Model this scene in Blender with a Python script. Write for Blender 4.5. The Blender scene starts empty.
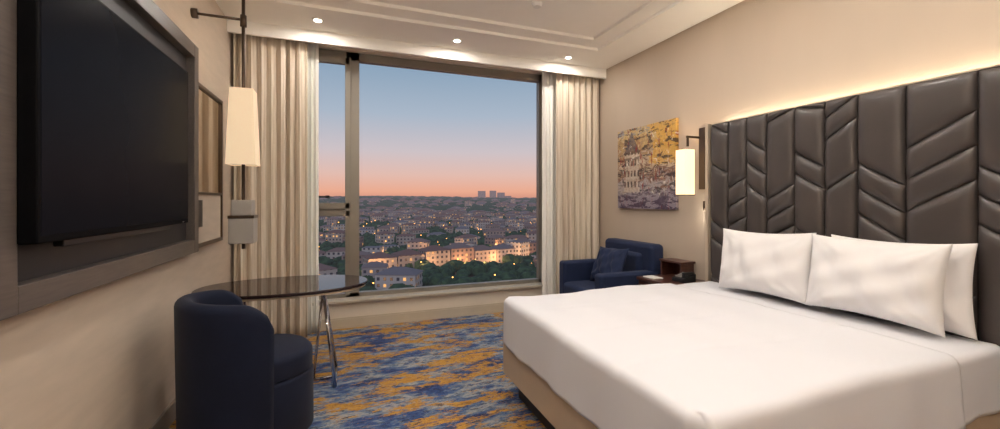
import bpy, bmesh, math, random
from mathutils import Vector, Matrix
random.seed(7)
scene=bpy.context.scene
col=scene.collection
scene.view_settings.view_transform='Standard'
scene.view_settings.look='None'
scene.view_settings.exposure=.30

def lin(c):
    r=[]
    for v in c:
        v=v/255.0
        r.append(v/12.92 if v<=.04045 else ((v+.055)/1.055)**2.4)
    return (r[0],r[1],r[2],1)

# ---------------- materials
class M:
    def __init__(s,name):
        s.m=bpy.data.materials.new(name); s.m.use_nodes=True
        s.nt=s.m.node_tree; s.n=s.nt.nodes; s.l=s.nt.links
        s.b=s.n['Principled BSDF']; s.out=s.n['Material Output']
    def node(s,t,**k):
        x=s.n.new(t)
        for a,b in k.items(): setattr(x,a,b)
        return x
    def link(s,a,b): s.l.new(a,b)
    def set(s,**k):
        for a,b in k.items(): s.b.inputs[a.replace('_',' ')].default_value=b
    def coord(s,scale=(1,1,1),rot=(0,0,0),which='Object'):
        tc=s.node('ShaderNodeTexCoord'); mp=s.node('ShaderNodeMapping')
        mp.inputs['Scale'].default_value=scale; mp.inputs['Rotation'].default_value=rot
        s.link(tc.outputs[which],mp.inputs['Vector']); return mp.outputs[0]
    def noise(s,vec,scale,detail=3,rough=.5,dist=0):
        x=s.node('ShaderNodeTexNoise'); x.inputs['Scale'].default_value=scale
        x.inputs['Detail'].default_value=detail; x.inputs['Roughness'].default_value=rough
        x.inputs['Distortion'].default_value=dist
        s.link(vec,x.inputs['Vector']); return x.outputs['Fac']
    def ramp(s,fac,stops,interp='LINEAR'):
        x=s.node('ShaderNodeValToRGB'); cr=x.color_ramp; cr.interpolation=interp
        while len(cr.elements)<len(stops): cr.elements.new(.5)
        for e,(p,c) in zip(cr.elements,stops): e.position=p; e.color=c
        s.link(fac,x.inputs[0]); return x.outputs[0]
    def mix(s,f,a,b,mode='MIX'):
        x=s.node('ShaderNodeMix',data_type='RGBA',blend_type=mode)
        for sock,v in ((x.inputs[0],f),(x.inputs[6],a),(x.inputs[7],b)):
            if hasattr(v,'links'): s.link(v,sock)
            else: sock.default_value=v
        return x.outputs[2]
    def math(s,op,a,b=0.0,c=0.0,clamp=False):
        x=s.node('ShaderNodeMath',operation=op,use_clamp=clamp)
        for i,v in enumerate((a,b,c)):
            if hasattr(v,'links'): s.link(v,x.inputs[i])
            else: x.inputs[i].default_value=v
        return x.outputs[0]
    def bump(s,h,strength=.2,dist=.01):
        x=s.node('ShaderNodeBump'); x.inputs['Strength'].default_value=strength
        x.inputs['Distance'].default_value=dist
        s.link(h,x.inputs['Height']); s.link(x.outputs[0],s.b.inputs['Normal'])

def simple(name,rgb,rough=.6,metal=0,var=.06,nscale=6,bump=0,bscale=200,sheen=0,spec=None,stretch=(1,1,1),ior=None):
    m=M(name); c=lin(rgb); m.set(Roughness=rough,Metallic=metal)
    if ior: m.b.inputs['IOR'].default_value=ior
    if sheen: m.b.inputs['Sheen Weight'].default_value=sheen
    if spec is not None: m.b.inputs['Specular IOR Level'].default_value=spec
    v=m.coord(stretch)
    f=m.noise(v,nscale,4)
    lo=tuple(x*(1-var) for x in c[:3])+(1,); hi=tuple(min(1,x*(1+var)) for x in c[:3])+(1,)
    m.link(m.ramp(f,[(.3,lo),(.7,hi)]),m.b.inputs['Base Color'])
    if bump: m.bump(m.noise(v,bscale,2),bump,.004)
    return m.m

m_wall=simple('wallpaper_beige',(190,174,156),.85,var=.03,nscale=3,bump=.25,bscale=260,stretch=(1,1,.25))
m_wallL=simple('wallpaper_left',(200,184,166),.8,var=.05,nscale=4,bump=.3,bscale=300,stretch=(1,1,5))
m_cream=simple('painted_cream',(226,216,200),.55,var=.02)
m_ceil=simple('ceiling_paint',(250,246,238),.8,var=.01)
m_base=simple('skirting_grey',(150,140,128),.45,var=.05)
m_baseb=simple('skirting_cream',(200,188,168),.45,var=.04)
m_frame=simple('window_aluminium',(142,136,126),.4,.4,var=.04)
m_sheet=simple('white_linen',(220,220,225),.7,var=.01,nscale=2,bump=.12,bscale=5,sheen=.1)
m_pillow=simple('pillow_cotton',(230,227,226),.75,var=.012,bump=.2,bscale=9,sheen=.1)
m_bedbase=simple('bed_base_leather',(190,170,146),.45,var=.04,bump=.15,bscale=120)
m_leather=simple('headboard_leather',(69,63,61),.31,var=.12,nscale=4,bump=.12,bscale=60)
m_navy=simple('navy_velvet',(17,24,44),.8,var=.2,nscale=5,bump=.15,bscale=200,sheen=.06,ior=1.3)
m_navy2=simple('navy_fabric',(26,38,68),.8,var=.15,nscale=8,bump=.3,bscale=150,sheen=.06,ior=1.35)
m_wood=simple('walnut_wood',(74,44,36),.3,var=.25,nscale=6,stretch=(1,12,12))
m_wengue=simple('dark_table_wood',(44,31,31),.07,var=.25,nscale=5,stretch=(1,14,1))
m_panelframe=simple('taupe_wood',(88,80,75),.4,var=.15,nscale=8,stretch=(14,1,14))
m_paneldark=simple('dark_panel',(40,38,40),.45,var=.1)
m_chrome=simple('chrome',(205,205,210),.12,1,var=.02)
m_bronze=simple('bronze_metal',(92,78,66),.3,.8,var=.05)
m_champ=simple('champagne_trim',(205,190,168),.35,.4,var=.03)
m_black=simple('black_plastic',(16,16,18),.35,var=.1)
m_tvb=simple('tv_bezel',(14,14,16),.5,var=.1,ior=1.1)
m_white=simple('white_enamel',(235,232,226),.4,var=.01)
m_grey=simple('satin_grey',(176,172,166),.35,.3,var=.03)
m_screen=simple('tv_screen',(20,21,27),.25,var=.05,ior=1.07)
m_sheer=simple('sheer_voile',(240,237,230),.9,var=.02)
m_stone=simple('sill_stone',(186,176,160),.4,var=.06,nscale=14)

# curtain
m=M('curtain_striped'); m.set(Roughness=.85)
f=m.noise(m.coord((60,1,1)),1.2,4); g=m.noise(m.coord((90,90,5)),1.5,2)
c=m.ramp(f,[(.35,lin((200,184,164))),(.6,lin((230,219,202)))])
m.link(m.mix(m.math('MULTIPLY',g,.35),c,lin((192,174,152))),m.b.inputs['Base Color'])
m_curtain=m.m

# mirror
m=M('bronze_mirror'); m.set(Roughness=.06,Metallic=1.0)
m.link(m.ramp(m.noise(m.coord(),2),[(.4,lin((188,172,152))),(.6,lin((198,182,162)))]),m.b.inputs['Base Color']); m_mirror=m.m

def emis(name,rgb,strength,var=.1,sc=(1,1,1)):
    m=M(name); c=lin(rgb); m.set(Roughness=.8)
    f=m.noise(m.coord(sc),20,2)
    cc=m.ramp(f,[(.3,tuple(x*(1-var) for x in c[:3])+(1,)),(.7,c)])
    m.link(cc,m.b.inputs['Base Color']); m.link(cc,m.b.inputs['Emission Color'])
    m.b.inputs['Emission Strength'].default_value=strength
    return m.m
m_shade=emis('linen_shade',(238,214,180),.38,.10,(60,60,4))
m_shade2=emis('sconce_shade',(252,228,190),.8,.06,(60,60,4))
m_led=emis('led_disc',(255,240,215),9,.02)

# carpet
m=M('carpet_abstract'); m.set(Roughness=.95); m.b.inputs['Sheen Weight'].default_value=.03
n1=m.noise(m.coord((1,2.4,1),(0,0,.06)),2.1,12,.78,.2)
n2=m.noise(m.coord((1,2.8,1),(0,0,-.05)),1.5,12,.80,.2)
n3=m.noise(m.coord((2.6,9,1)),4.5,8,.80,0)
n4=m.noise(m.coord((3,8,1)),6.0,8,.80,0)
base=m.ramp(n1,[(.32,lin((16,27,58))),(.41,lin((24,46,96))),(.47,lin((46,78,130))),(.52,lin((104,122,142))),(.57,lin((166,164,158))),(.62,lin((56,84,126))),(.71,lin((22,38,76)))])
gold=m.ramp(n3,[(.38,lin((136,94,34))),(.58,lin((214,158,60)))])
c=m.mix(m.ramp(n2,[(.51,(0,0,0,1)),(.53,(1,1,1,1))]),base,gold)
c=m.mix(m.math('MULTIPLY',m.ramp(n3,[(.55,(0,0,0,1)),(.57,(1,1,1,1))]),.85),c,lin((20,30,58)))
c=m.mix(m.math('MULTIPLY',m.ramp(n4,[(.39,(1,1,1,1)),(.41,(0,0,0,1))]),.55),c,lin((164,162,156)))
c=m.mix(m.math('MULTIPLY',m.ramp(n4,[(.60,(0,0,0,1)),(.62,(1,1,1,1))]),.6),c,lin((190,140,56)))
m.link(c,m.b.inputs['Base Color'])
m.bump(m.noise(m.coord(),350,2),.5,.006); m_carpet=m.m

# painting (object coords: Y across (left in photo = +Y), Z up)
m=M('abstract_art'); m.set(Roughness=.5)
tc=m.node('ShaderNodeTexCoord'); sp=m.node('ShaderNodeSeparateXYZ'); m.link(tc.outputs['Object'],sp.inputs[0])
PY,PZ=sp.outputs['Y'],sp.outputs['Z']
na=m.noise(m.coord((1,5,9)),1.6,8,.7,.8); nb=m.noise(m.coord((1,2.2,7)),2.4,7,.7,.5); nc=m.noise(m.coord((1,14,3)),2.0,5,.7); nd=m.noise(m.coord((1,3,3)),1.4,4,.6)
ne=m.noise(m.coord((1,6,4)),3.0,7,.75,.6)
h=m.math('ADD',m.math('MULTIPLY_ADD',PZ,.8,.5),m.math('MULTIPLY_ADD',na,.9,-.45))
c=m.ramp(h,[(.10,lin((60,46,66))),(.22,lin((118,104,116))),(.32,lin((176,166,160))),(.44,lin((112,70,52))),(.54,lin((202,182,156))),(.66,lin((160,126,90))),(.80,lin((206,176,118))),(.92,lin((142,142,146)))])
rgt=m.math('GREATER_THAN',m.math('ADD',m.math('MULTIPLY',PY,-1),m.math('MULTIPLY_ADD',nd,1.4,-.7)),.08)
c=m.mix(m.math('MULTIPLY',m.math('MULTIPLY',rgt,m.math('GREATER_THAN',m.math('ADD',PZ,m.math('MULTIPLY_ADD',nb,.5,-.25)),.02)),.7),c,lin((218,166,62)))
def band(v,lo,hi): return m.math('MULTIPLY',m.math('GREATER_THAN',v,lo),m.math('LESS_THAN',v,hi))
yy=m.math('ADD',PY,m.math('MULTIPLY_ADD',nd,.05,-.025))
zz_=m.math('ADD',PZ,m.math('MULTIPLY_ADD',nd,.04,-.02))
tw=m.math('MULTIPLY',band(yy,.08,.34),band(zz_,-.28,.18))
gal=m.math('MULTIPLY',band(yy,.06,.36),m.math('ADD',band(zz_,.10,.13),band(zz_,.17,.20)))
cone=m.math('MULTIPLY',m.math('LESS_THAN',m.math('ABSOLUTE',m.math('SUBTRACT',yy,.21)),m.math('MULTIPLY',m.math('SUBTRACT',.43,zz_),.55)),band(zz_,.20,.43))
fy=m.math('FRACT',m.math('MULTIPLY',yy,17)); fz=m.math('FRACT',m.math('MULTIPLY',PZ,8))
wn=m.math('MULTIPLY',band(fy,.3,.75),band(fz,.25,.8))
tcol=m.mix(wn,m.mix(na,lin((238,226,206)),lin((146,120,100))),lin((70,52,48)))
c=m.mix(m.math('MULTIPLY',m.ramp(nb,[(.53,(0,0,0,1)),(.56,(1,1,1,1))]),.85),c,lin((38,28,34)))
c=m.mix(m.math('MULTIPLY',tw,.75),c,tcol)
c=m.mix(m.math('MULTIPLY',gal,.7),c,lin((80,62,56)))
c=m.mix(m.math('MULTIPLY',cone,.7),c,lin((74,70,86)))
c=m.mix(m.math('MULTIPLY',m.ramp(nc,[(.58,(0,0,0,1)),(.61,(1,1,1,1))]),.85),c,lin((142,40,28)))
c=m.mix(m.math('MULTIPLY',m.ramp(ne,[(.59,(0,0,0,1)),(.61,(1,1,1,1))]),.65),c,lin((236,228,214)))
c=m.mix(m.math('MULTIPLY',m.ramp(ne,[(.38,(1,1,1,1)),(.40,(0,0,0,1))]),.75),c,lin((52,36,34)))
sk=m.math('LESS_THAN',PZ,m.math('MULTIPLY_ADD',nc,.35,-.46))
c=m.mix(m.math('MULTIPLY',sk,.7),c,m.mix(m.math('GREATER_THAN',nb,.5),lin((64,50,72)),lin((160,150,160))))
m.link(c,m.b.inputs['Base Color']); m_art=m.m

# glass (coated, practically reflection free)
m=M('window_glass'); m.n.remove(m.b)
t=m.node('ShaderNodeBsdfTransparent')
m.link(m.ramp(m.noise(m.coord(),.5),[(0,(.97,.975,.975,1)),(1,(.98,.985,.985,1))]),t.inputs[0])
m.link(t.outputs[0],m.out.inputs[0]); m_glass=m.m

# ---------------- mesh helpers
def empty(name,loc=(0,0,0)):
    o=bpy.data.objects.new(name,None); o.location=loc; o.empty_display_size=.1; col.objects.link(o); return o
def finish(name,bm,mats,parent=None,smooth=False,center=True):
    bm.normal_update()
    me=bpy.data.meshes.new(name)
    c=Vector((0,0,0))
    if center and len(bm.verts):
        xs=[v.co for v in bm.verts]
        c=Vector([(min(q[i] for q in xs)+max(q[i] for q in xs))/2 for i in range(3)])
        for v in bm.verts: v.co-=c
    bm.to_mesh(me); bm.free()
    if not isinstance(mats,(list,tuple)): mats=[mats]
    for q in mats: me.materials.append(q)
    if smooth:
        for p in me.polygons: p.use_smooth=True
    o=bpy.data.objects.new(name,me); col.objects.link(o); o.location=c
    if parent:
        o.parent=parent; o.location=c-parent.location
    return o
def addbox(bm,lo,hi,mi=0):
    vs=[bm.verts.new((x,y,z)) for x in (lo[0],hi[0]) for y in (lo[1],hi[1]) for z in (lo[2],hi[2])]
    for f in ((0,1,3,2),(4,6,7,5),(0,4,5,1),(2,3,7,6),(0,2,6,4),(1,5,7,3)):
        fc=bm.faces.new([vs[i] for i in f]); fc.material_index=mi
    return vs
def bevmod(o,w,seg=3,ang=True):
    b=o.modifiers.new('bevel','BEVEL'); b.width=w; b.segments=seg
    if ang: b.limit_method='ANGLE'
    for p in o.data.polygons: p.use_smooth=True
    try:
        b.harden_normals=True
    except: pass
    return b
def box(name,lo,hi,mat,parent=None,bevel=0,seg=3):
    bm=bmesh.new(); addbox(bm,lo,hi); bmesh.ops.recalc_face_normals(bm,faces=bm.faces)
    o=finish(name,bm,mat,parent)
    if bevel: bevmod(o,bevel,seg)
    return o
def boxes(name,lst,mat,parent=None,bevel=0):
    bm=bmesh.new()
    for lo,hi in lst: addbox(bm,lo,hi)
    bmesh.ops.recalc_face_normals(bm,faces=bm.faces)
    o=finish(name,bm,mat,parent)
    if bevel: bevmod(o,bevel,2)
    return o
def tube(name,pts,r,mat,parent=None,seg=12):
    bm=bmesh.new()
    for a,b in zip(pts[:-1],pts[1:]):
        a=Vector(a); b=Vector(b); d=b-a
        q=d.to_track_quat('Z','Y').to_matrix().to_4x4(); q.translation=(a+b)/2
        bmesh.ops.create_cone(bm,cap_ends=True,segments=seg,radius1=r,radius2=r,depth=d.length+r*.6,matrix=q)
    return finish(name,bm,mat,parent,smooth=True)
def area(name,loc,power,size,color,direction=(0,0,-1),size_y=None,parent=None,spread=180):
    l=bpy.data.lights.new(name,'AREA'); l.energy=power; l.color=color[:3]
    if size_y: l.shape='RECTANGLE'; l.size=size; l.size_y=size_y
    else: l.shape='DISK'; l.size=size
    l.spread=math.radians(spread)
    o=bpy.data.objects.new(name,l); col.objects.link(o); o.location=loc
    o.rotation_euler=Vector(direction).to_track_quat('-Z','Y').to_euler()
    if parent: o.parent=parent; o.location=Vector(loc)-parent.location
    return o
def point(name,loc,p,r,colr,parent=None):
    l=bpy.data.lights.new(name,'POINT'); l.energy=p; l.shadow_soft_size=r; l.color=colr
    o=bpy.data.objects.new(name,l); col.objects.link(o); o.location=loc
    if parent: o.parent=parent; o.location=Vector(loc)-parent.location
    return o

XL,XR,YB,YF,ZC=-1.03,3.16,-1.6,4.8,3.09
# ---------------- shell
box('floor',(XL-.2,YB-.2,-.1),(XR+.2,YF+.25,0),m_carpet)
box('wall_left',(XL-.2,YB,0),(XL,YF,ZC+.2),m_wallL)
box('wall_right',(XR,YB,0),(XR+.2,YF,ZC+.2),m_wall)
box('wall_back',(XL-.2,YB-.2,0),(XR+.2,YB,ZC+.2),m_wall)
WX0,WX1,WZ0,WZ1=-.36,2.44,.30,3.05
boxes('wall_window',[((XL-.2,YF,0),(WX0,YF+.25,ZC+.2)),((WX1,YF,0),(XR+.2,YF+.25,ZC+.2)),
     ((WX0,YF,0),(WX1,YF+.25,WZ0)),((WX0,YF,WZ1),(WX1,YF+.25,ZC+.2))],m_cream)
def ring(x0,x1,y0,y1,X0,X1,Y0,Y1,z):
    t=ZC+.2
    return [((X0,Y0,z),(X1,y0,t)),((X0,y1,z),(X1,Y1,t)),((X0,y0,z),(x0,y1,t)),((x1,y0,z),(X1,y1,t))]
c1=(-.55,2.68,-1.1,3.95); c2=(-.37,2.50,-.92,3.77)
lst=ring(c1[0],c1[1],c1[2],c1[3],XL,XR,YB,YF,ZC)
lst+=ring(c2[0],c2[1],c2[2],c2[3],c1[0],c1[1],c1[2],c1[3],ZC+.03)
lst+=[((c2[0],c2[2],ZC+.06),(c2[1],c2[3],ZC+.2))]
boxes('ceiling',lst,m_ceil)
box('trim_pelmet',(XL+.001,4.47,2.97),(XR-.001,4.50,ZC),m_ceil)
box('baseboard_left',(XL,YB,0),(XL+.018,YF,.12),m_base,bevel=.004)
box('baseboard_right',(XR-.018,YB,0),(XR,YF,.12),m_base,bevel=.004)
boxes('baseboard_window',[((XL+.02,YF-.02,0),(XR-.02,YF,.10)),((XL+.02,YF-.012,.10),(XR-.02,YF,.115))],m_baseb)
box('trim_sill',(WX0-.05,YF-.07,.285),(WX1+.05,YF+.12,.315),m_stone,bevel=.006)

# ---------------- window
w=empty('window_1',(1.04,YF+.12,1.7))
y0,y1=YF+.07,YF+.15
fb=.05
boxes('frame',[((WX0,y0,WZ0+.015),(WX0+fb,y1,WZ1)),((WX1-fb,y0,WZ0+.015),(WX1,y1,WZ1)),
   ((WX0,y0,WZ1-.09),(WX1,y1,WZ1)),((WX0,y0,WZ0+.015),(WX1,y1,WZ0+.06)),((.01,y0,WZ0+.02),(.15,y1,WZ1))],m_frame,w)
boxes('sash',[((WX0+.02,y0-.03,1.30),(.05,y0+.02,1.37)),((WX0+.03,y0-.03,1.28),(WX0+.08,y0+.02,2.98)),
   ((.0,y0-.03,1.28),(.06,y0+.02,2.98)),((WX0+.02,y0-.03,2.90),(.05,y0+.02,2.98)),
   ((WX0+.02,y0,1.22),(.05,y1,1.30)),((WX0+.03,y0-.01,.34),(WX0+.07,y0+.02,1.22)),((.0,y0-.01,.34),(.05,y0+.02,1.22))],m_frame,w,bevel=.004)
boxes('handle',[((-.20,y0-.06,1.42),(-.16,y0-.03,1.45)),((-.27,y0-.075,1.425),(-.155,y0-.06,1.445))],m_black,w,bevel=.003)
box('glass',(WX0+.02,YF+.12,WZ0+.03),(WX1-.02,YF+.122,WZ1-.02),m_glass,w)

# ---------------- curtains
def curtain(name,xa,xb,y,z0,z1,amp,pitch,mat,seed,parent=None):
    rnd=random.Random(seed); bm=bmesh.new(); nx=int((xb-xa)/pitch*14); nz=24
    ph=[rnd.uniform(0,6.28) for _ in range(4)]
    rows=[]
    for j in range(nz+1):
        tz=j/nz; row=[]
        for i in range(nx+1):
            s=i/nx; x=xa+(xb-xa)*s
            a=2*math.pi*(x-xa)/pitch
            am=amp*(.8+.35*math.sin(3.1*s*3+ph[0]))
            yy=y+am*math.sin(a+.5*math.sin(a*.37+ph[1])+.25*(1-tz)*math.sin(5*tz+ph[2]))+.01*math.sin(a*2.3+ph[3])*(1-tz)
            xx=x+.28*pitch*math.sin(a*2)*.5*(1-.3*tz)
            xx=min(max(xx,xa),xb)
            row.append(bm.verts.new((xx,yy,z0+(z1-z0)*tz)))
        rows.append(row)
    for j in range(nz):
        for i in range(nx):
            bm.faces.new((rows[j][i],rows[j][i+1],rows[j+1][i+1],rows[j+1][i]))
    o=finish(name,bm,mat,parent,smooth=True); s=o.modifiers.new('s','SOLIDIFY'); s.thickness=.003; return o
curtain('curtain',-1.0,-.36,4.60,.003,3.072,.034,.085,m_curtain,1)
curtain('curtain',2.50,3.14,4.60,.003,3.072,.034,.085,m_curtain,2)
curtain('sheer_curtain',-.42,-.26,4.71,.003,3.072,.02,.05,m_sheer,3)
curtain('sheer_curtain',2.36,2.60,4.71,.003,3.072,.02,.05,m_sheer,4)
boxes('curtain_track',[((XL+.02,4.585,3.076),(XR-.02,4.615,ZC)),((XL+.02,4.70,3.076),(XR-.02,4.72,ZC))],m_white)

# ---------------- bed
bed=empty('bed',(2.07,1.9,0))
BX0,BX1,BY0,BY1=1.055,3.02,.99,2.78
ZT=.70; ZH=.385
box('plinth',(BX0+.10,BY0+.10,0),(BX1,BY1-.10,.17),m_paneldark,bed)
box('base',(BX0+.01,BY0+.01,.15),(BX1,BY1-.01,.42),m_bedbase,bed,bevel=.02)
def cover(name,x0,x1,y0,y1,z0,z1,mat,parent,R=.09,nx=110,ny=120):
    bm=bmesh.new()
    def prof(s,a,b,openb=False):
        H=z1-z0-R; L=(b-a)-(R if openb else 2*R); q=math.pi/2*R
        tot=H+q+L+(0 if openb else q+H); d=s*tot
        if d<H: return a,z0+d
        d-=H
        if d<q: t=d/R; return a+R-R*math.cos(t),z1-R+R*math.sin(t)
        d-=q
        if d<=L or openb: return a+R+d,z1
        d-=L
        if d<q: t=d/R; return b-R+R*math.sin(t),z1-R+R*math.cos(t)
        d-=q; return b,z1-R-d
    V={}
    for i in range(nx+1):
        px,zx=prof(i/nx,x0,x1,True)
        for j in range(ny+1):
            py,zy=prof(j/ny,y0,y1)
            x,y,z=px,py,min(zx,zy)
            drop=max(0,(z1-R-z)/(z1-R-z0))
            dx=z1-zx; dy=z1-zy
            if dx>.0 and dy>.0:
                cr=.10
                cx=x0+cr; sgn=1 if y>(y0+y1)/2 else -1; cy=(y1-cr) if sgn>0 else (y0+cr)
                if x<cx and (y-cy)*sgn>0:
                    vx,vy=x-cx,y-cy; mxx=max(abs(vx),abs(vy)); L=math.hypot(vx,vy)
                    if L>1e-6: x=cx+vx*mxx/L; y=cy+vy*mxx/L
            n=.005*math.sin(x*6+y*3)+.004*math.sin(y*8-x*4+1.3)+.002*math.sin(x*19+y*2)
            # shallow pressed fold lines running along the bed
            for yc in (1.45,1.89,2.33):
                n-=.004*math.exp(-((y-yc-.01*math.sin(x*5))/.018)**2)
            z+=n*(1-drop)
            if zx<z1-.02 and i<nx//3: x-=drop*(.014+.008*math.sin(y*11)+.004*math.sin(y*27))
            if zy<z1-.02: y+=(1 if y>(y0+y1)/2 else -1)*drop*(.014+.007*math.sin(x*13)+.003*math.sin(x*29))
            V[i,j]=bm.verts.new((x,y,z))
    for i in range(nx):
        for j in range(ny):
            bm.faces.new((V[i,j],V[i+1,j],V[i+1,j+1],V[i,j+1]))
    bmesh.ops.recalc_face_normals(bm,faces=bm.faces)
    o=finish(name,bm,mat,parent,smooth=True)
    s=o.modifiers.new('s','SOLIDIFY'); s.thickness=.008
    return o
box('mattress',(BX0+.03,BY0+.03,.42),(BX1,BY1-.03,ZT-.04),m_sheet,bed,bevel=.05,seg=5)
cover('duvet',BX0,2.58,BY0,BY1,ZH,ZT,m_sheet,bed,R=.045)
cover('sheet',2.3,3.02,BY0+.014,BY1-.014,ZH,ZT-.016,m_sheet,bed,R=.04,nx=40)

def pillow(name,W,H,T,center,lean,roll=0,seed=0,mat=None,yaw=0):
    rnd=random.Random(seed); p1,p2,p3=[rnd.uniform(0,6) for _ in range(3)]
    bm=bmesh.new(); N=44; K=32
    def pt(i,j,s):
        u=-1+2*i/N; v=-1+2*j/K
        u=math.copysign(abs(u)**.8,u); v=math.copysign(abs(v)**.8,v)
        e=max(0,(1-abs(u)**2.8))*max(0,(1-abs(v)**2.8))
        th=T/2*e**.5
        x=u*W/2*(1-.06*(1-v*v)); y=v*H/2*(1-.10*(1-u*u))
        wr=.008*math.sin(u*7+v*4+p1)+.006*math.sin(v*9-u*5+p2)+.005*math.sin(u*17+p3+v*3)
        rr=math.hypot(1-abs(u),1-abs(v)); an=math.atan2(1-abs(v),1-abs(u)+1e-5)
        wr+=.013*math.sin(an*14+p1)*math.exp(-rr*3.0)
        th+=wr*min(1,e*2.2)
        th*=1-.16*v
        return (x,y,s*max(th,.004))
    top={};bot={}
    for i in range(N+1):
        for j in range(K+1):
            top[i,j]=bm.verts.new(pt(i,j,1))
            bot[i,j]=bm.verts.new(pt(i,j,-1))
    for i in range(N):
        for j in range(K):
            bm.faces.new((top[i,j],top[i+1,j],top[i+1,j+1],top[i,j+1]))
            bm.faces.new((bot[i,j],bot[i,j+1],bot[i+1,j+1],bot[i+1,j]))
    for i in range(N):
        bm.faces.new((top[i+1,0],top[i,0],bot[i,0],bot[i+1,0])); bm.faces.new((top[i,K],top[i+1,K],bot[i+1,K],bot[i,K]))
    for j in range(K):
        bm.faces.new((top[0,j],top[0,j+1],bot[0,j+1],bot[0,j])); bm.faces.new((top[N,j+1],top[N,j],bot[N,j],bot[N,j+1]))
    bmesh.ops.recalc_face_normals(bm,faces=bm.faces)
    o=finish(name,bm,mat or m_pillow,None,smooth=True,center=False)
    a=lean
    X=Vector((0,-1,0)); Y=Vector((math.sin(a),0,math.cos(a))); Z=X.cross(Y)
    R=Matrix.Rotation(yaw,4,'Z') @ Matrix((X,Y,Z)).transposed().to_4x4() @ Matrix.Rotation(roll,4,'Z')
    o.matrix_world=Matrix.Translation(center)@R
    return o
pillow('pillow',.66,.46,.12,(2.95,2.20,ZT+.225),.04,.0,5)
pillow('pillow',.66,.48,.12,(2.95,1.40,ZT+.24),.04,.01,6)
pillow('pillow',.69,.48,.20,(2.86,2.13,ZT+.24),.14,.02,7,yaw=.03)
pillow('pillow',.68,.47,.20,(2.85,1.47,ZT+.245),.14,.0,8,yaw=-.03)

# headboard
hb=empty('headboard',(3.08,1.6,1.0))
HY0,HY1,HZ0,HZ1=.42,2.76,.0,2.07
box('back_panel',(3.07,HY0,HZ0),(3.11,HY1,HZ1),m_leather,hb)
boxes('edge_trim',[((3.02,HY1,HZ0),(3.12,HY1+.03,HZ1+.01)),((3.02,HY0-.03,HZ0),(3.12,HY0,HZ1+.01)),((3.06,HY0,HZ1),(3.12,HY1,HZ1+.012))],m_champ,hb,bevel=.003)
cols=[2.76,2.58,2.41,2.24,2.03,1.83,1.64,1.40,1.11,.90,.66,.42]
slopes=[.55,-.55,.7,-.6,.6,-.7,.65,-.6,.6,-.6,.7]
bm=bmesh.new(); rnd=random.Random(3)
def pad(ya,yb,la,lb,A,B,N=10,K=14):
    V={}
    for i in range(N+1):
        u=-math.cos(math.pi*i/N)
        for j in range(K+1):
            v=-math.cos(math.pi*j/K)
            s=(u+1)/2; t=(v+1)/2
            y=ya+(yb-ya)*s; zlo=la+(lb-la)*s; zhi=A+(B-A)*s; z=zlo+(zhi-zlo)*t
            dy=min(y-ya,yb-y); dz=min(z-zlo,zhi-z)*.85
            r=.05
            fy=math.sqrt(max(0,1-(1-min(1,dy/r))**2)); fz=math.sqrt(max(0,1-(1-min(1,dz/r))**2))
            hgt=.042*fy*(.25+.75*fz) if fy>0 else 0
            V[i,j]=bm.verts.new((3.068-hgt,y,z))
    for i in range(N):
        for j in range(K): bm.faces.new((V[i,j],V[i,j+1],V[i+1,j+1],V[i+1,j]))
pats=[[.34,.15,.50],[.62,.16,.16],[.18,.60,.18],[.60,.15,.15],[.40,.40,.15]]
for k in range(len(cols)-1):
    ya,yb=cols[k+1],cols[k]; sl=slopes[k]; pat=pats[k%5]; g=.001
    zz=-.4+rnd.uniform(0,.2); i=0
    while zz<2.6:
        h=pat[i%len(pat)]; i+=1
        def cl(z): return min(max(z,.3),HZ1)
        la,lb=cl(zz),cl(zz+sl*(yb-ya)); ha,hbb=cl(zz+h),cl(zz+h+sl*(yb-ya))
        zz+=h
        if ha-la<.03 and hbb-lb<.03: continue
        pad(ya+g,yb-g,la,lb,max(ha,la+.004),max(hbb,lb+.004))
finish('leather_tiles',bm,m_leather,hb,smooth=True)
area('led_strip',(3.14,1.6,2.03),8.5,.02,(1,.84,.63),(0,0,1),size_y=2.2,parent=hb)
hb.children[-1].rotation_euler=(math.pi,0,0)

# ---------------- nightstand
ns=empty('nightstand',(2.93,3.07,0))
NY0,NY1=2.83,3.30
boxes('body',[((2.70,NY0+.01,.08),(3.14,NY1-.01,.62))],m_wood,ns,bevel=.005)
box('top',(2.68,NY0,.62),(3.14,NY1,.65),m_wood,ns,bevel=.006)
box('drawer_front',(2.685,NY0+.03,.35),(2.70,NY1-.03,.58),m_wood,ns,bevel=.004)
box('drawer_front_low',(2.685,NY0+.03,.10),(2.70,NY1-.03,.33),m_wood,ns,bevel=.004)
boxes('pulls',[((2.67,3.0,.46),(2.685,3.12,.475)),((2.67,3.0,.21),(2.685,3.12,.225))],m_bronze,ns)
box('plinth',(2.76,NY0+.03,0),(3.12,NY1-.03,.08),m_black,ns)
SB=3.02
boxes('shelf_box',[((2.97,SB,.65),(3.13,SB+.02,.79)),((2.97,NY1-.03,.65),(3.13,NY1-.01,.79)),((2.96,SB-.01,.79),(3.14,NY1,.81)),((3.115,SB+.02,.65),(3.13,NY1-.03,.79))],m_wood,ns,bevel=.003)
ph=empty('telephone',(2.90,2.93,.65))
bm=bmesh.new()
vs=addbox(bm,(2.84,2.86,.651),(2.99,3.0,.685))
for q in vs:
    if q.co.x>2.9 and q.co.z>.66: q.co.z+=.04
bmesh.ops.recalc_face_normals(bm,faces=bm.faces)
bevmod(finish('phone_base',bm,m_black,ph),.006)
boxes('handset',[((2.86,2.865,.72),(2.98,2.90,.742)),((2.86,2.865,.69),(2.89,2.90,.725)),((2.955,2.865,.715),(2.985,2.90,.732))],m_black,ph,bevel=.006)
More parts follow.
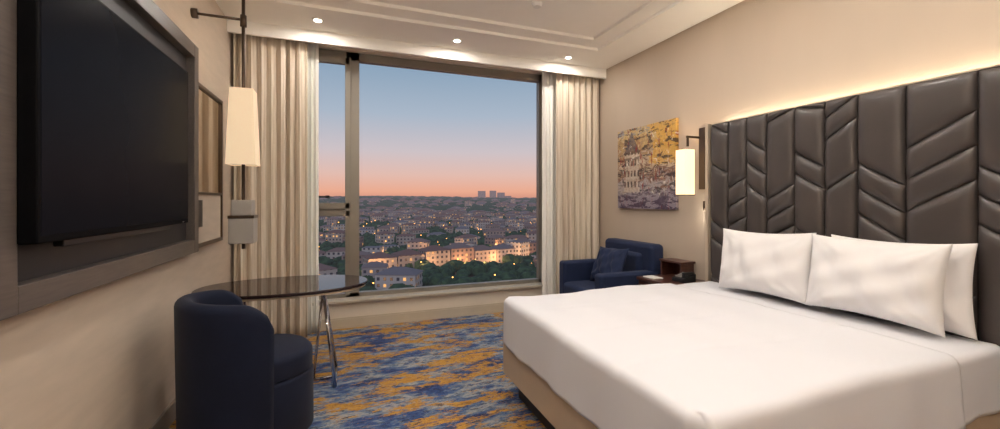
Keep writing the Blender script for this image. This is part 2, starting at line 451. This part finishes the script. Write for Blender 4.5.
boxes('keypad',[((2.87+.025*i,2.92+.025*j,.693+.008*i),(2.887+.025*i,2.937+.025*j,.702+.008*i)) for i in range(4) for j in range(3)],m_grey,ph)
box('notepad',(2.72,3.10,.651),(2.83,3.25,.66),m_white,None,bevel=.002)

# ---------------- wall sconce (right)
sc=empty('wall_sconce',(3.1,2.97,1.7))
box('wall_plate',(3.135,2.90,1.50),(3.16,2.97,2.08),m_bronze,sc,bevel=.004)
boxes('arm',[((2.98,2.955,1.98),(3.14,2.97,2.0)),((2.985,2.955,1.90),(3.0,2.97,2.0))],m_bronze,sc)
def shade(name,cx,cy,wx,wy,z0,z1,mat,parent,t=.004):
    a,b=wx/2,wy/2
    return boxes(name,[((cx-a,cy-b,z0),(cx-a+t,cy+b,z1)),((cx+a-t,cy-b,z0),(cx+a,cy+b,z1)),
       ((cx-a+t,cy-b,z0),(cx+a-t,cy-b+t,z1)),((cx-a+t,cy+b-t,z0),(cx+a-t,cy+b,z1)),
       ((cx-a+t,cy-b+t,z0+.02),(cx+a-t,cy+b-t,z0+.024))],mat,parent)
SX,SY=2.985,2.985
shade('shade',SX,SY,.115,.115,1.45,1.87,m_shade2,sc)
boxes('shade_rim',[((SX-.06,SY-.06,1.442),(SX+.06,SY+.06,1.45)),((SX-.06,SY-.025,1.87),(SX+.06,SY-.01,1.876))],m_bronze,sc)
point('bulb',(SX,SY,1.80),2.8,.03,(1,.80,.56),sc)
rl=empty('reading_light',(3.1,2.84,1.36))
tube('stem',[(3.158,2.83,1.36),(3.06,2.83,1.36)],.007,m_bronze,rl)
tube('head',[(3.06,2.83,1.385),(3.06,2.83,1.31)],.016,m_bronze,rl)
point('bulb',(3.06,2.83,1.28),1.2,.01,(1,.9,.75),rl)

# ---------------- painting
pa=empty('painting',(3.14,3.71,1.76))
box('canvas',(3.118,3.24,1.30),(3.157,4.18,2.23),m_art,pa,bevel=.003)

# ---------------- armchair
ac=empty('armchair',(2.7,3.8,0))
AX0,AX1,AY0,AY1=2.30,3.135,3.37,4.22
box('seat_base',(AX0+.03,AY0+.1,.12),(AX1-.05,AY1-.1,.34),m_navy2,ac,bevel=.03,seg=4)
box('seat_cushion',(AX0,AY0+.13,.34),(AX1-.2,AY1-.13,.48),m_navy2,ac,bevel=.045,seg=5)
box('arm_near',(AX0+.02,AY0,.10),(AX1-.08,AY0+.13,.67),m_navy2,ac,bevel=.035,seg=5)
box('arm_far',(AX0+.02,AY1-.13,.10),(AX1-.08,AY1,.70),m_navy2,ac,bevel=.035,seg=5)
box('backrest',(AX1-.2,AY0+.01,.10),(AX1-.02,AY1-.01,.94),m_navy2,ac,bevel=.05,seg=6)
box('back_cushion',(AX1-.27,AY0+.14,.47),(AX1-.17,AY1-.14,.84),m_navy2,ac,bevel=.045,seg=5)
for i,(x,y) in enumerate(((AX0+.08,AY0+.07),(AX0+.08,AY1-.07),(AX1-.1,AY0+.07),(AX1-.1,AY1-.07))):
    tube('leg_%d'%(i+1),[(x,y,.006),(x,y,.11)],.018,m_wood,ac)
pillow('throw_cushion',.50,.42,.12,(2.70,3.78,.685),.40,.06,12,m_navy2)

# ---------------- table
tb=empty('desk_table',(-.42,3.5,0))
def ellipse_slab(name,cx,cy,a,b,z0,z1,mat,parent,bev=.006,n=72,p=2.2):
    bm=bmesh.new(); lo=[];hi=[]
    for i in range(n):
        t=2*math.pi*i/n; c,s=math.cos(t),math.sin(t)
        x=cx+a*math.copysign(abs(c)**(2/p),c); y=cy+b*math.copysign(abs(s)**(2/p),s)
        lo.append(bm.verts.new((x,y,z0))); hi.append(bm.verts.new((x,y,z1)))
    bm.faces.new(lo[::-1]); bm.faces.new(hi)
    for i in range(n): bm.faces.new((lo[i],lo[(i+1)%n],hi[(i+1)%n],hi[i]))
    o=finish(name,bm,mat,parent); bevmod(o,bev,2); return o
ellipse_slab('top',-.42,3.5,.59,.36,.735,.758,m_wengue,tb)
ellipse_slab('top_edge',-.42,3.5,.575,.345,.718,.7355,m_champ,tb,.002)
for k,(xt,xf) in enumerate(((-.16,-.07),(-.70,-.79))):
    boxes('mount_%d'%(k+1),[((xt-.05,3.42,.706),(xt+.05,3.58,.719))],m_chrome,tb)
    tube('legs_%d'%(k+1),[(xt,3.46,.71),(xf,3.30,.013),(xf,3.70,.013),(xt,3.54,.71)],.013,m_chrome,tb)
    tube('brace_%d'%(k+1),[(xt,3.50,.70),(xf-.16 if k==0 else xf+.16,3.48,.013),(xf,3.48,.013)],.011,m_chrome,tb)

# ---------------- tub chair
ch=empty('tub_chair')
def drum(name,a,b,z0,z1,rt,rb,mat,parent,n=64,p=2.4,front=0):
    bm=bmesh.new(); rings=[]
    prof=[]
    for k in range(6): t=k/5*math.pi/2; prof.append((-(rb)*(1-math.sin(t)),z0+rb*(1-math.cos(t))))
    for k in range(6): t=k/5*math.pi/2; prof.append((-(rt)*(1-math.cos(t)),z1-rt+rt*math.sin(t)))
    for off,z in prof:
        r=[]
        for i in range(n):
            t=2*math.pi*i/n; c,s=math.cos(t),math.sin(t)
            r.append(bm.verts.new(((a+off)*math.copysign(abs(c)**(2/p),c),(b+off)*math.copysign(abs(s)**(2/p),s),z)))
        rings.append(r)
    for r0,r1 in zip(rings[:-1],rings[1:]):
        for i in range(n): bm.faces.new((r0[i],r0[(i+1)%n],r1[(i+1)%n],r1[i]))
    bm.faces.new(rings[0][::-1])
    top=rings[-1]; c=bm.verts.new((0,0,z1+.012))
    mid=[bm.verts.new((v.co.x*.6,v.co.y*.6,z1+.009)) for v in top]
    for i in range(n):
        bm.faces.new((top[i],top[(i+1)%n],mid[(i+1)%n],mid[i])); bm.faces.new((mid[i],mid[(i+1)%n],c))
    return finish(name,bm,mat,parent,smooth=True)
drum('seat_base',.325,.285,.05,.40,.02,.02,m_navy,ch)
drum('seat_cushion',.32,.28,.40,.53,.035,.015,m_navy,ch)
drum('plinth',.28,.24,.0,.05,.005,.005,m_black,ch)
bm=bmesh.new(); NA=60; PM=math.radians(94); secs=[]
for i in range(NA+1):
    phi=-PM+2*PM*i/NA; q=abs(phi)/PM
    zt=.875-.03*q*q
    e=max(0,(q-.76)/.24); zt=zt-.13*(1-math.sqrt(max(0,1-e*e)))
    th=.085*(1 if q<.93 else math.sqrt(max(.05,1-((q-.93)/.075)**2)))
    c,s=math.cos(math.pi+phi),math.sin(math.pi+phi); p=2.3
    def P(off,z):
        a,b=.345+off,.305+off
        flare=.015*(z-.4)
        return ((a+flare)*math.copysign(abs(c)**(2/p),c),(b+flare)*math.copysign(abs(s)**(2/p),s),z)
    z0=.045; r=th/2; sec=[]
    for z in (z0,.25,.5,zt-r-.05): sec.append(P(0,z))
    for k in range(9):
        t=k/8*math.pi; sec.append(P(-r+r*math.cos(t),zt-r+r*math.sin(t)))
    for z in (zt-r-.05,.5,.25,z0): sec.append(P(-th,z))
    secs.append([bm.verts.new(v) for v in sec])
for a,b in zip(secs[:-1],secs[1:]):
    n=len(a)
    for k in range(n): bm.faces.new((a[k],a[(k+1)%n],b[(k+1)%n],b[k]))
bm.faces.new(secs[0]); bm.faces.new(secs[-1][::-1])
bmesh.ops.recalc_face_normals(bm,faces=bm.faces)
finish('backrest',bm,m_navy,ch,smooth=True)
ch.location=(-.51,2.74,0); ch.rotation_euler=(0,0,math.radians(24))

# ---------------- TV wall
tvp=empty('tv_wall_panel',(-1.0,2.5,1.7))
FX=-.955
box('back_board',(-1.03,1.62,1.06),(-1.005,3.38,2.42),m_paneldark,tvp)
boxes('surround',[((-1.03,1.56,1.04),(FX,1.73,2.46)),((-1.03,3.34,1.04),(FX,3.42,2.46)),
   ((-1.03,1.73,2.37),(FX,3.34,2.46)),((-1.03,1.73,1.04),(FX,3.34,1.13))],m_panelframe,tvp,bevel=.004)
mr=empty('wall_mirror',(-1.0,3.8,1.7))
boxes('frame',[((-1.03,3.425,1.05),(-.995,3.455,2.26)),((-1.03,4.17,1.05),(-.995,4.20,2.26)),((-1.03,3.455,2.23),(-.995,4.17,2.26)),((-1.03,3.455,1.05),(-.995,4.17,1.08)),((-1.03,3.455,1.44),(-.995,4.17,1.46))],m_bronze,mr,bevel=.003)
box('mirror_glass',(-1.03,3.455,1.45),(-1.01,4.17,2.23),m_mirror,mr)
box('lower_panel',(-1.03,3.455,1.08),(-1.008,4.17,1.45),m_wallL,mr)
boxes('socket_plate',[((-1.008,3.50,1.20),(-.997,3.66,1.40))],m_black,mr,bevel=.003)
tv=empty('television',(-.93,2.36,1.73))
box('body',(-.955,1.72,1.26),(-.905,3.05,2.19),m_tvb,tv,bevel=.006)
box('screen',(-.9052,1.735,1.285),(-.9035,3.035,2.178),m_screen,tv)
box('mount',(-1.005,2.1,1.5),(-.955,2.6,1.95),m_black,tv)
boxes('speaker_bar',[((-.96,1.9,1.235),(-.93,2.85,1.26))],m_black,tv,bevel=.004)
box('standby_light',(-.9045,2.95,1.268),(-.903,2.97,1.272),m_grey,tv)

# ---------------- pendant
pl=empty('pendant_lamp',(-.71,3.54,2.0))
tube('bracket',[(-1.02,3.54,2.745),(-.71,3.54,2.745)],.010,m_bronze,pl)
tube('wall_rose',[(-1.028,3.54,2.745),(-1.005,3.54,2.745)],.035,m_bronze,pl,24)
tube('rod',[(-.71,3.54,3.085),(-.71,3.54,1.04)],.012,m_bronze,pl)
tube('ring',[(-.71,3.54,2.77),(-.71,3.54,2.70)],.022,m_bronze,pl)
def taper(name,cx,cy,w0,w1,z0,z1,mat,parent):
    bm=bmesh.new(); t=.004
    for wA,wB,flip in ((w0/2,w1/2,False),(w0/2-t,w1/2-t,True)):
        lo=[bm.verts.new((cx+sx*wA,cy+sy*wA,z0)) for sx,sy in((-1,-1),(1,-1),(1,1),(-1,1))]
        hi=[bm.verts.new((cx+sx*wB,cy+sy*wB,z1)) for sx,sy in((-1,-1),(1,-1),(1,1),(-1,1))]
        for i in range(4):
            f=(lo[i],lo[(i+1)%4],hi[(i+1)%4],hi[i]); bm.faces.new(f[::-1] if flip else f)
        if flip: LI,HI=lo,hi
        else: LO,HO=lo,hi
    for i in range(4):
        bm.faces.new((LO[(i+1)%4],LO[i],LI[i],LI[(i+1)%4])); bm.faces.new((HO[i],HO[(i+1)%4],HI[(i+1)%4],HI[i]))
    return finish(name,bm,mat,parent)
taper('shade',-.71,3.54,.19,.15,1.66,2.22,m_shade,pl)
box('shade_bottom',(-.795,3.455,1.665),(-.625,3.625,1.67),m_shade,pl)
point('bulb',(-.71,3.50,2.16),2.5,.03,(1,.82,.60),pl)
boxes('metal_box',[((-.79,3.46,1.08),(-.63,3.62,1.27)),((-.775,3.475,1.285),(-.645,3.605,1.40))],m_grey,pl,bevel=.006)
boxes('box_band',[((-.793,3.457,1.265),(-.627,3.623,1.287))],m_bronze,pl)

# ---------------- downlights (row by the window; the others are added, unseen, to light the room)
WARM=(1,.935,.86)
for (x,y) in [(-.24,4.2),(1.11,4.22),(2.47,4.25),(-.1,1.2),(-.1,-.4),(2.2,2.7),(2.2,.6),(1.07,1.2),(1.07,2.7),(1.07,-.5),(2.2,-.6),(2.2,1.7),(0,2.3)]:
    z=ZC if (y>3.95 or x<-.55 or x>2.68) else ZC+.06
    d=empty('downlight',(x,y,z))
    bm=bmesh.new()
    bmesh.ops.create_cone(bm,cap_ends=True,segments=32,radius1=.048,radius2=.052,depth=.008,matrix=Matrix.Translation((x,y,z-.004)))
    finish('trim_ring',bm,m_white,d)
    bm=bmesh.new(); bmesh.ops.create_cone(bm,cap_ends=True,segments=24,radius1=.034,radius2=.034,depth=.004,matrix=Matrix.Translation((x,y,z-.009)))
    finish('lens',bm,m_led,d)
    area('beam',(x,y,z-.014),5.5 if y>3.9 else 7.4,.07,WARM,(0,0,-1),parent=d)
sp_=empty('smoke_detector',(1.6,3.3,ZC+.06))
bm=bmesh.new(); bmesh.ops.create_cone(bm,cap_ends=True,segments=32,radius1=.035,radius2=.05,depth=.03,matrix=Matrix.Translation((1.6,3.3,ZC+.045)))
finish('body',bm,m_white,sp_)
def fill_uplight(x,y,p):  # added uplight, unseen behind the camera, to brighten the ceiling
    f=empty('added_uplight',(x,y,0))
    bm=bmesh.new(); bmesh.ops.create_cone(bm,cap_ends=True,segments=40,radius1=.14,radius2=.13,depth=.025,matrix=Matrix.Translation((x,y,.0125)))
    finish('foot',bm,m_bronze,f)
    tube('stem',[(x,y,.03),(x,y,1.72)],.012,m_bronze,f)
    bm=bmesh.new(); n=40; rs=[]
    for r,z in ((.015,1.72),(.07,1.735),(.13,1.78),(.17,1.85),(.165,1.85),(.125,1.79),(.06,1.745),(.005,1.74)):
        rs.append([bm.verts.new((x+r*math.cos(2*math.pi*i/n),y+r*math.sin(2*math.pi*i/n),z)) for i in range(n)])
    for a,b in zip(rs[:-1],rs[1:]):
        for i in range(n): bm.faces.new((a[i],a[(i+1)%n],b[(i+1)%n],b[i]))
    finish('bowl',bm,m_white,f,smooth=True)
    point('bulb',(x,y,1.83),p,.05,(1,.92,.82),f)
fill_uplight(-.75,-1.1,65); fill_uplight(2.85,-.6,45)

# ---------------- exterior city
city=empty('city_skyline',(0,0,0))
def painted_haze(m,shader_out,col_=(150,132,140)):  # distance haze painted into the material as emission that grows with Y
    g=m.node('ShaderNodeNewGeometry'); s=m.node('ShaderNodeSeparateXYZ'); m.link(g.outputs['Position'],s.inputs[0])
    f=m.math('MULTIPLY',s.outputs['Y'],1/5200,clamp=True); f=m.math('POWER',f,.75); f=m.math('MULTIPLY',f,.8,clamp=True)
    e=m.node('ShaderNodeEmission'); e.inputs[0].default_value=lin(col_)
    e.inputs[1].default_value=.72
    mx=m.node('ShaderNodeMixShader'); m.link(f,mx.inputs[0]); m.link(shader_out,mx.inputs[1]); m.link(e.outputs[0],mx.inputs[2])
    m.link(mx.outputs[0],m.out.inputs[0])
m=M('city_facade'); m.set(Roughness=.9)
uv=m.node('ShaderNodeUVMap'); uv.uv_map='UVMap'
at=m.node('ShaderNodeAttribute'); at.attribute_name='rnd'
sx=m.node('ShaderNodeSeparateXYZ'); m.link(uv.outputs[0],sx.inputs[0])
u=m.math('DIVIDE',sx.outputs[0],3.2); vv=m.math('DIVIDE',sx.outputs[1],3.1)
fu=m.math('FRACT',u); fv=m.math('FRACT',vv)
mu=m.math('MULTIPLY',m.math('GREATER_THAN',fu,.28),m.math('LESS_THAN',fu,.72))
mv=m.math('MULTIPLY',m.math('GREATER_THAN',fv,.3),m.math('LESS_THAN',fv,.8))
win=m.math('MULTIPLY',mu,mv)
cb=m.node('ShaderNodeCombineXYZ'); m.link(m.math('FLOOR',u),cb.inputs[0]); m.link(m.math('FLOOR',vv),cb.inputs[1]); m.link(at.outputs['Fac'],cb.inputs[2])
wn=m.node('ShaderNodeTexWhiteNoise'); m.link(cb.outputs[0],wn.inputs['Vector'])
lit=m.math('MULTIPLY',win,m.math('GREATER_THAN',wn.outputs['Value'],.87))
wallc=m.ramp(at.outputs['Fac'],[(0,lin((156,142,130))),(.3,lin((184,172,164))),(.55,lin((138,114,104))),(.8,lin((166,162,162))),(1,lin((190,178,166)))])
m.link(m.mix(win,wallc,lin((56,58,68))),m.b.inputs['Base Color'])
m.b.inputs['Emission Color'].default_value=lin((255,186,106)); m.link(m.math('MULTIPLY',lit,1.0),m.b.inputs['Emission Strength'])
painted_haze(m,m.b.outputs[0]); m_fac=m.m
m=M('city_roof'); m.set(Roughness=.9)
at=m.node('ShaderNodeAttribute'); at.attribute_name='rnd'
m.link(m.ramp(at.outputs['Fac'],[(0,lin((118,84,76))),(.5,lin((128,104,98))),(1,lin((106,106,114)))]),m.b.inputs['Base Color']); painted_haze(m,m.b.outputs[0]); m_roof=m.m
m=M('city_ground'); m.set(Roughness=1)
m.link(m.ramp(m.noise(m.coord((.02,.02,.02)),1,6),[(.4,lin((52,64,56))),(.6,lin((84,84,78)))]),m.b.inputs['Base Color']); painted_haze(m,m.b.outputs[0]); m_ground=m.m
m=M('tree_foliage'); m.set(Roughness=1)
m.link(m.ramp(m.noise(m.coord((.3,.3,.3)),1,3),[(.35,lin((32,50,38))),(.65,lin((66,88,60)))]),m.b.inputs['Base Color']); painted_haze(m,m.b.outputs[0],(124,122,128)); m_tree=m.m
m_lampo=emis('sodium_lamp',(255,170,84),5,.05)

def gz(x,y):
    z=-46
    t=min(1,max(0,(y-900)/3400)); z+=t*t*(3-2*t)*42
    z+=min(1,y/2500)*(9*math.sin(x/520+1)+6*math.sin(x/230+y/400))
    return z
bm=bmesh.new(); G=60; V={}
for i in range(G+1):
    yy=120*(7500/120)**(i/G)
    for j in range(41):
        xx=-.75*yy-100+(j/40)*(2.2*yy+200); V[i,j]=bm.verts.new((xx,yy,gz(xx,yy)))
for i in range(G):
    for j in range(40): bm.faces.new((V[i,j],V[i,j+1],V[i+1,j+1],V[i+1,j]))
finish('city_ground',bm,m_ground,city,smooth=True,center=False)

bm=bmesh.new(); uvl=bm.loops.layers.uv.new('UVMap'); cl=bm.loops.layers.float.new('rnd')
def building(x,y,w,d,h,rot,r,roof):
    z=gz(x,y)-2; c,s=math.cos(rot),math.sin(rot)
    def T(a,b,zz): return bm.verts.new((x+a*c-b*s,y+a*s+b*c,zz))
    pts=[(-w/2,-d/2),(w/2,-d/2),(w/2,d/2),(-w/2,d/2)]
    lo=[T(a,b,z) for a,b in pts]; hi=[T(a,b,z+h+2) for a,b in pts]
    L=[w,d,w,d]
    for i in range(4):
        f=bm.faces.new((lo[i],lo[(i+1)%4],hi[(i+1)%4],hi[i])); f.material_index=0
        for lp,q in zip(f.loops,((0,0),(L[i],0),(L[i],h+2),(0,h+2))): lp[uvl].uv=(q[0]+i*50,q[1]); lp[cl]=r
    fs=[]
    if roof:
        e=1.06; o=[T(a*e,b*e,z+h+2) for a,b in pts]; rh=min(w,d)*.22
        if w>d: r0,r1=T(-w/2+d/2,0,z+h+2+rh),T(w/2-d/2,0,z+h+2+rh); fs=[(o[0],o[1],r1,r0),(o[1],o[2],r1),(o[2],o[3],r0,r1),(o[3],o[0],r0)]
        else: r0,r1=T(0,-d/2+w/2,z+h+2+rh),T(0,d/2-w/2,z+h+2+rh); fs=[(o[0],o[1],r0),(o[1],o[2],r1,r0),(o[2],o[3],r1),(o[3],o[0],r0,r1)]
    else: fs=[tuple(hi)]
    for f in fs:
        f=bm.faces.new(f); f.material_index=1
        for lp in f.loops: lp[cl]=r
R=random.Random(11); trees=[]; lamps=[]
y=205
while y<5200:
    sp=max(22,.030*y); x=-.45*y-60
    while x<1.0*y+80:
        rx=x+R.uniform(-.2,.2)*sp; ry=y+R.uniform(-.3,.3)*sp*.8
        q=R.random()+.28*math.sin(x/170+y/260)
        if q<.58:
            w=sp*R.uniform(.55,.95); d=sp*R.uniform(.4,.6); h=R.uniform(7,15)*(1+min(.3,y/6000))
            if R.random()<.01 and y>1200: h*=2.0; w*=.5
            building(rx,ry,w,d,h,R.uniform(-.5,.5)+.25*math.sin(rx/200),R.random(),R.random()<.7)
        if q>.30 or y<250:
            for _ in range(7 if y<900 else 5): trees.append((rx+R.uniform(-.6,.6)*sp,ry+R.uniform(-.6,.6)*sp,R.uniform(2.8,5.4)*max(1,y/520)))
        if R.random()<.5: lamps.append((rx+R.uniform(-.6,.6)*sp,ry-.5*sp+R.uniform(-4,4),R.uniform(.5,1.0)*max(.4,y*.0011)))
        x+=sp
    y+=max(26,.036*y)
for i in range(9):
    building(20+i*17.5,262+i*3.5,17,14,R.uniform(10,14),.2,R.random(),True)
for tx,ty,th,tw in ((1180,3600,88,60),(1290,3600,94,50),(1370,3600,80,60),(1550,3900,60,80)):
    building(tx,ty,tw,40,th,.1,R.random(),False)
finish('buildings',bm,[m_fac,m_roof],city,center=False)
tb_=bmesh.new(); bmesh.ops.create_icosphere(tb_,subdivisions=2,radius=1)
tv_=[v.co.copy() for v in tb_.verts]; tf_=[[v.index for v in f.verts] for f in tb_.faces]; tb_.free()
tb_=bmesh.new(); bmesh.ops.create_icosphere(tb_,subdivisions=1,radius=1)
lv_=[v.co.copy() for v in tb_.verts]; lf_=[[v.index for v in f.verts] for f in tb_.faces]; tb_.free()
def scatter(name,items,mat,jit):
    vs=[];fs=[]
    for (x,y,z,a,b,c,hi) in items:
        T,F=(tv_,tf_) if hi else (lv_,lf_); o=len(vs)
        for v in T:
            j=[R.uniform(-jit,jit) for _ in range(3)] if jit else (0,0,0)
            vs.append((x+a*(v.x+j[0]),y+b*(v.y+j[1]),z+c*(v.z+j[2])))
        for f in F: fs.append([o+i for i in f])
    me=bpy.data.meshes.new(name); me.from_pydata(vs,[],fs); me.materials.append(mat); me.update()
    o=bpy.data.objects.new(name,me); col.objects.link(o); o.parent=city
scatter('trees',[(x,y,gz(x,y)+r*.7,r*R.uniform(.9,1.4),r,min(r,6.5)*R.uniform(.8,1.2),y<600) for x,y,r in trees],m_tree,.15)
scatter('street_lamps',[(x,y,gz(x,y)+9,r,r,r,False) for x,y,r in lamps],m_lampo,0)
for i in range(18):
    x=12+i*10+R.uniform(-4,4); y=246+i*2.0+R.uniform(-4,4)
    if i%3==2: y+=60
    point('street_light_%d'%(i+1),(x,y,gz(x,y)+6),5000,1.0,(1,.50,.20),city)
sl=bpy.data.lights.new('city_fill_sun','SUN'); sl.energy=.7; sl.angle=math.radians(50); sl.color=(.88,.87,1)  # added fill light from behind the camera, brightens the city facades
so=bpy.data.objects.new('city_fill_sun',sl); col.objects.link(so); so.location=(0,0,30)
so.rotation_euler=Vector((.35,.7,-.6)).to_track_quat('-Z','Y').to_euler()

# ---------------- world sky
wd=bpy.data.worlds.new('dusk_sky'); scene.world=wd; wd.use_nodes=True; nt=wd.node_tree
bg=nt.nodes['Background']; tc=nt.nodes.new('ShaderNodeTexCoord'); sp=nt.nodes.new('ShaderNodeSeparateXYZ')
nt.links.new(tc.outputs['Generated'],sp.inputs[0])
mr_=nt.nodes.new('ShaderNodeMapRange'); mr_.inputs[1].default_value=-.02; mr_.inputs[2].default_value=.48
nt.links.new(sp.outputs['Z'],mr_.inputs[0])
rp=nt.nodes.new('ShaderNodeValToRGB'); st=[(0,(130,96,94)),(.04,(196,134,118)),(.08,(224,162,136)),(.16,(216,178,166)),(.27,(196,184,188)),(.44,(162,174,190)),(.70,(124,150,174)),(1,(92,122,154))]
cr=rp.color_ramp
while len(cr.elements)<len(st): cr.elements.new(.5)
for e,(p_,c_) in zip(cr.elements,st): e.position=p_; e.color=lin(c_)
nt.links.new(mr_.outputs[0],rp.inputs[0]); nt.links.new(rp.outputs[0],bg.inputs[0]); bg.inputs[1].default_value=.95

# ---------------- camera
cam=bpy.data.cameras.new('camera'); co=bpy.data.objects.new('camera',cam); col.objects.link(co)
co.location=(0,0,1.4); co.rotation_euler=(math.pi/2,0,-math.radians(20.7))
cam.sensor_width=36; cam.lens=14.76; cam.shift_y=-.0145; cam.clip_start=.05; cam.clip_end=20000
scene.camera=co
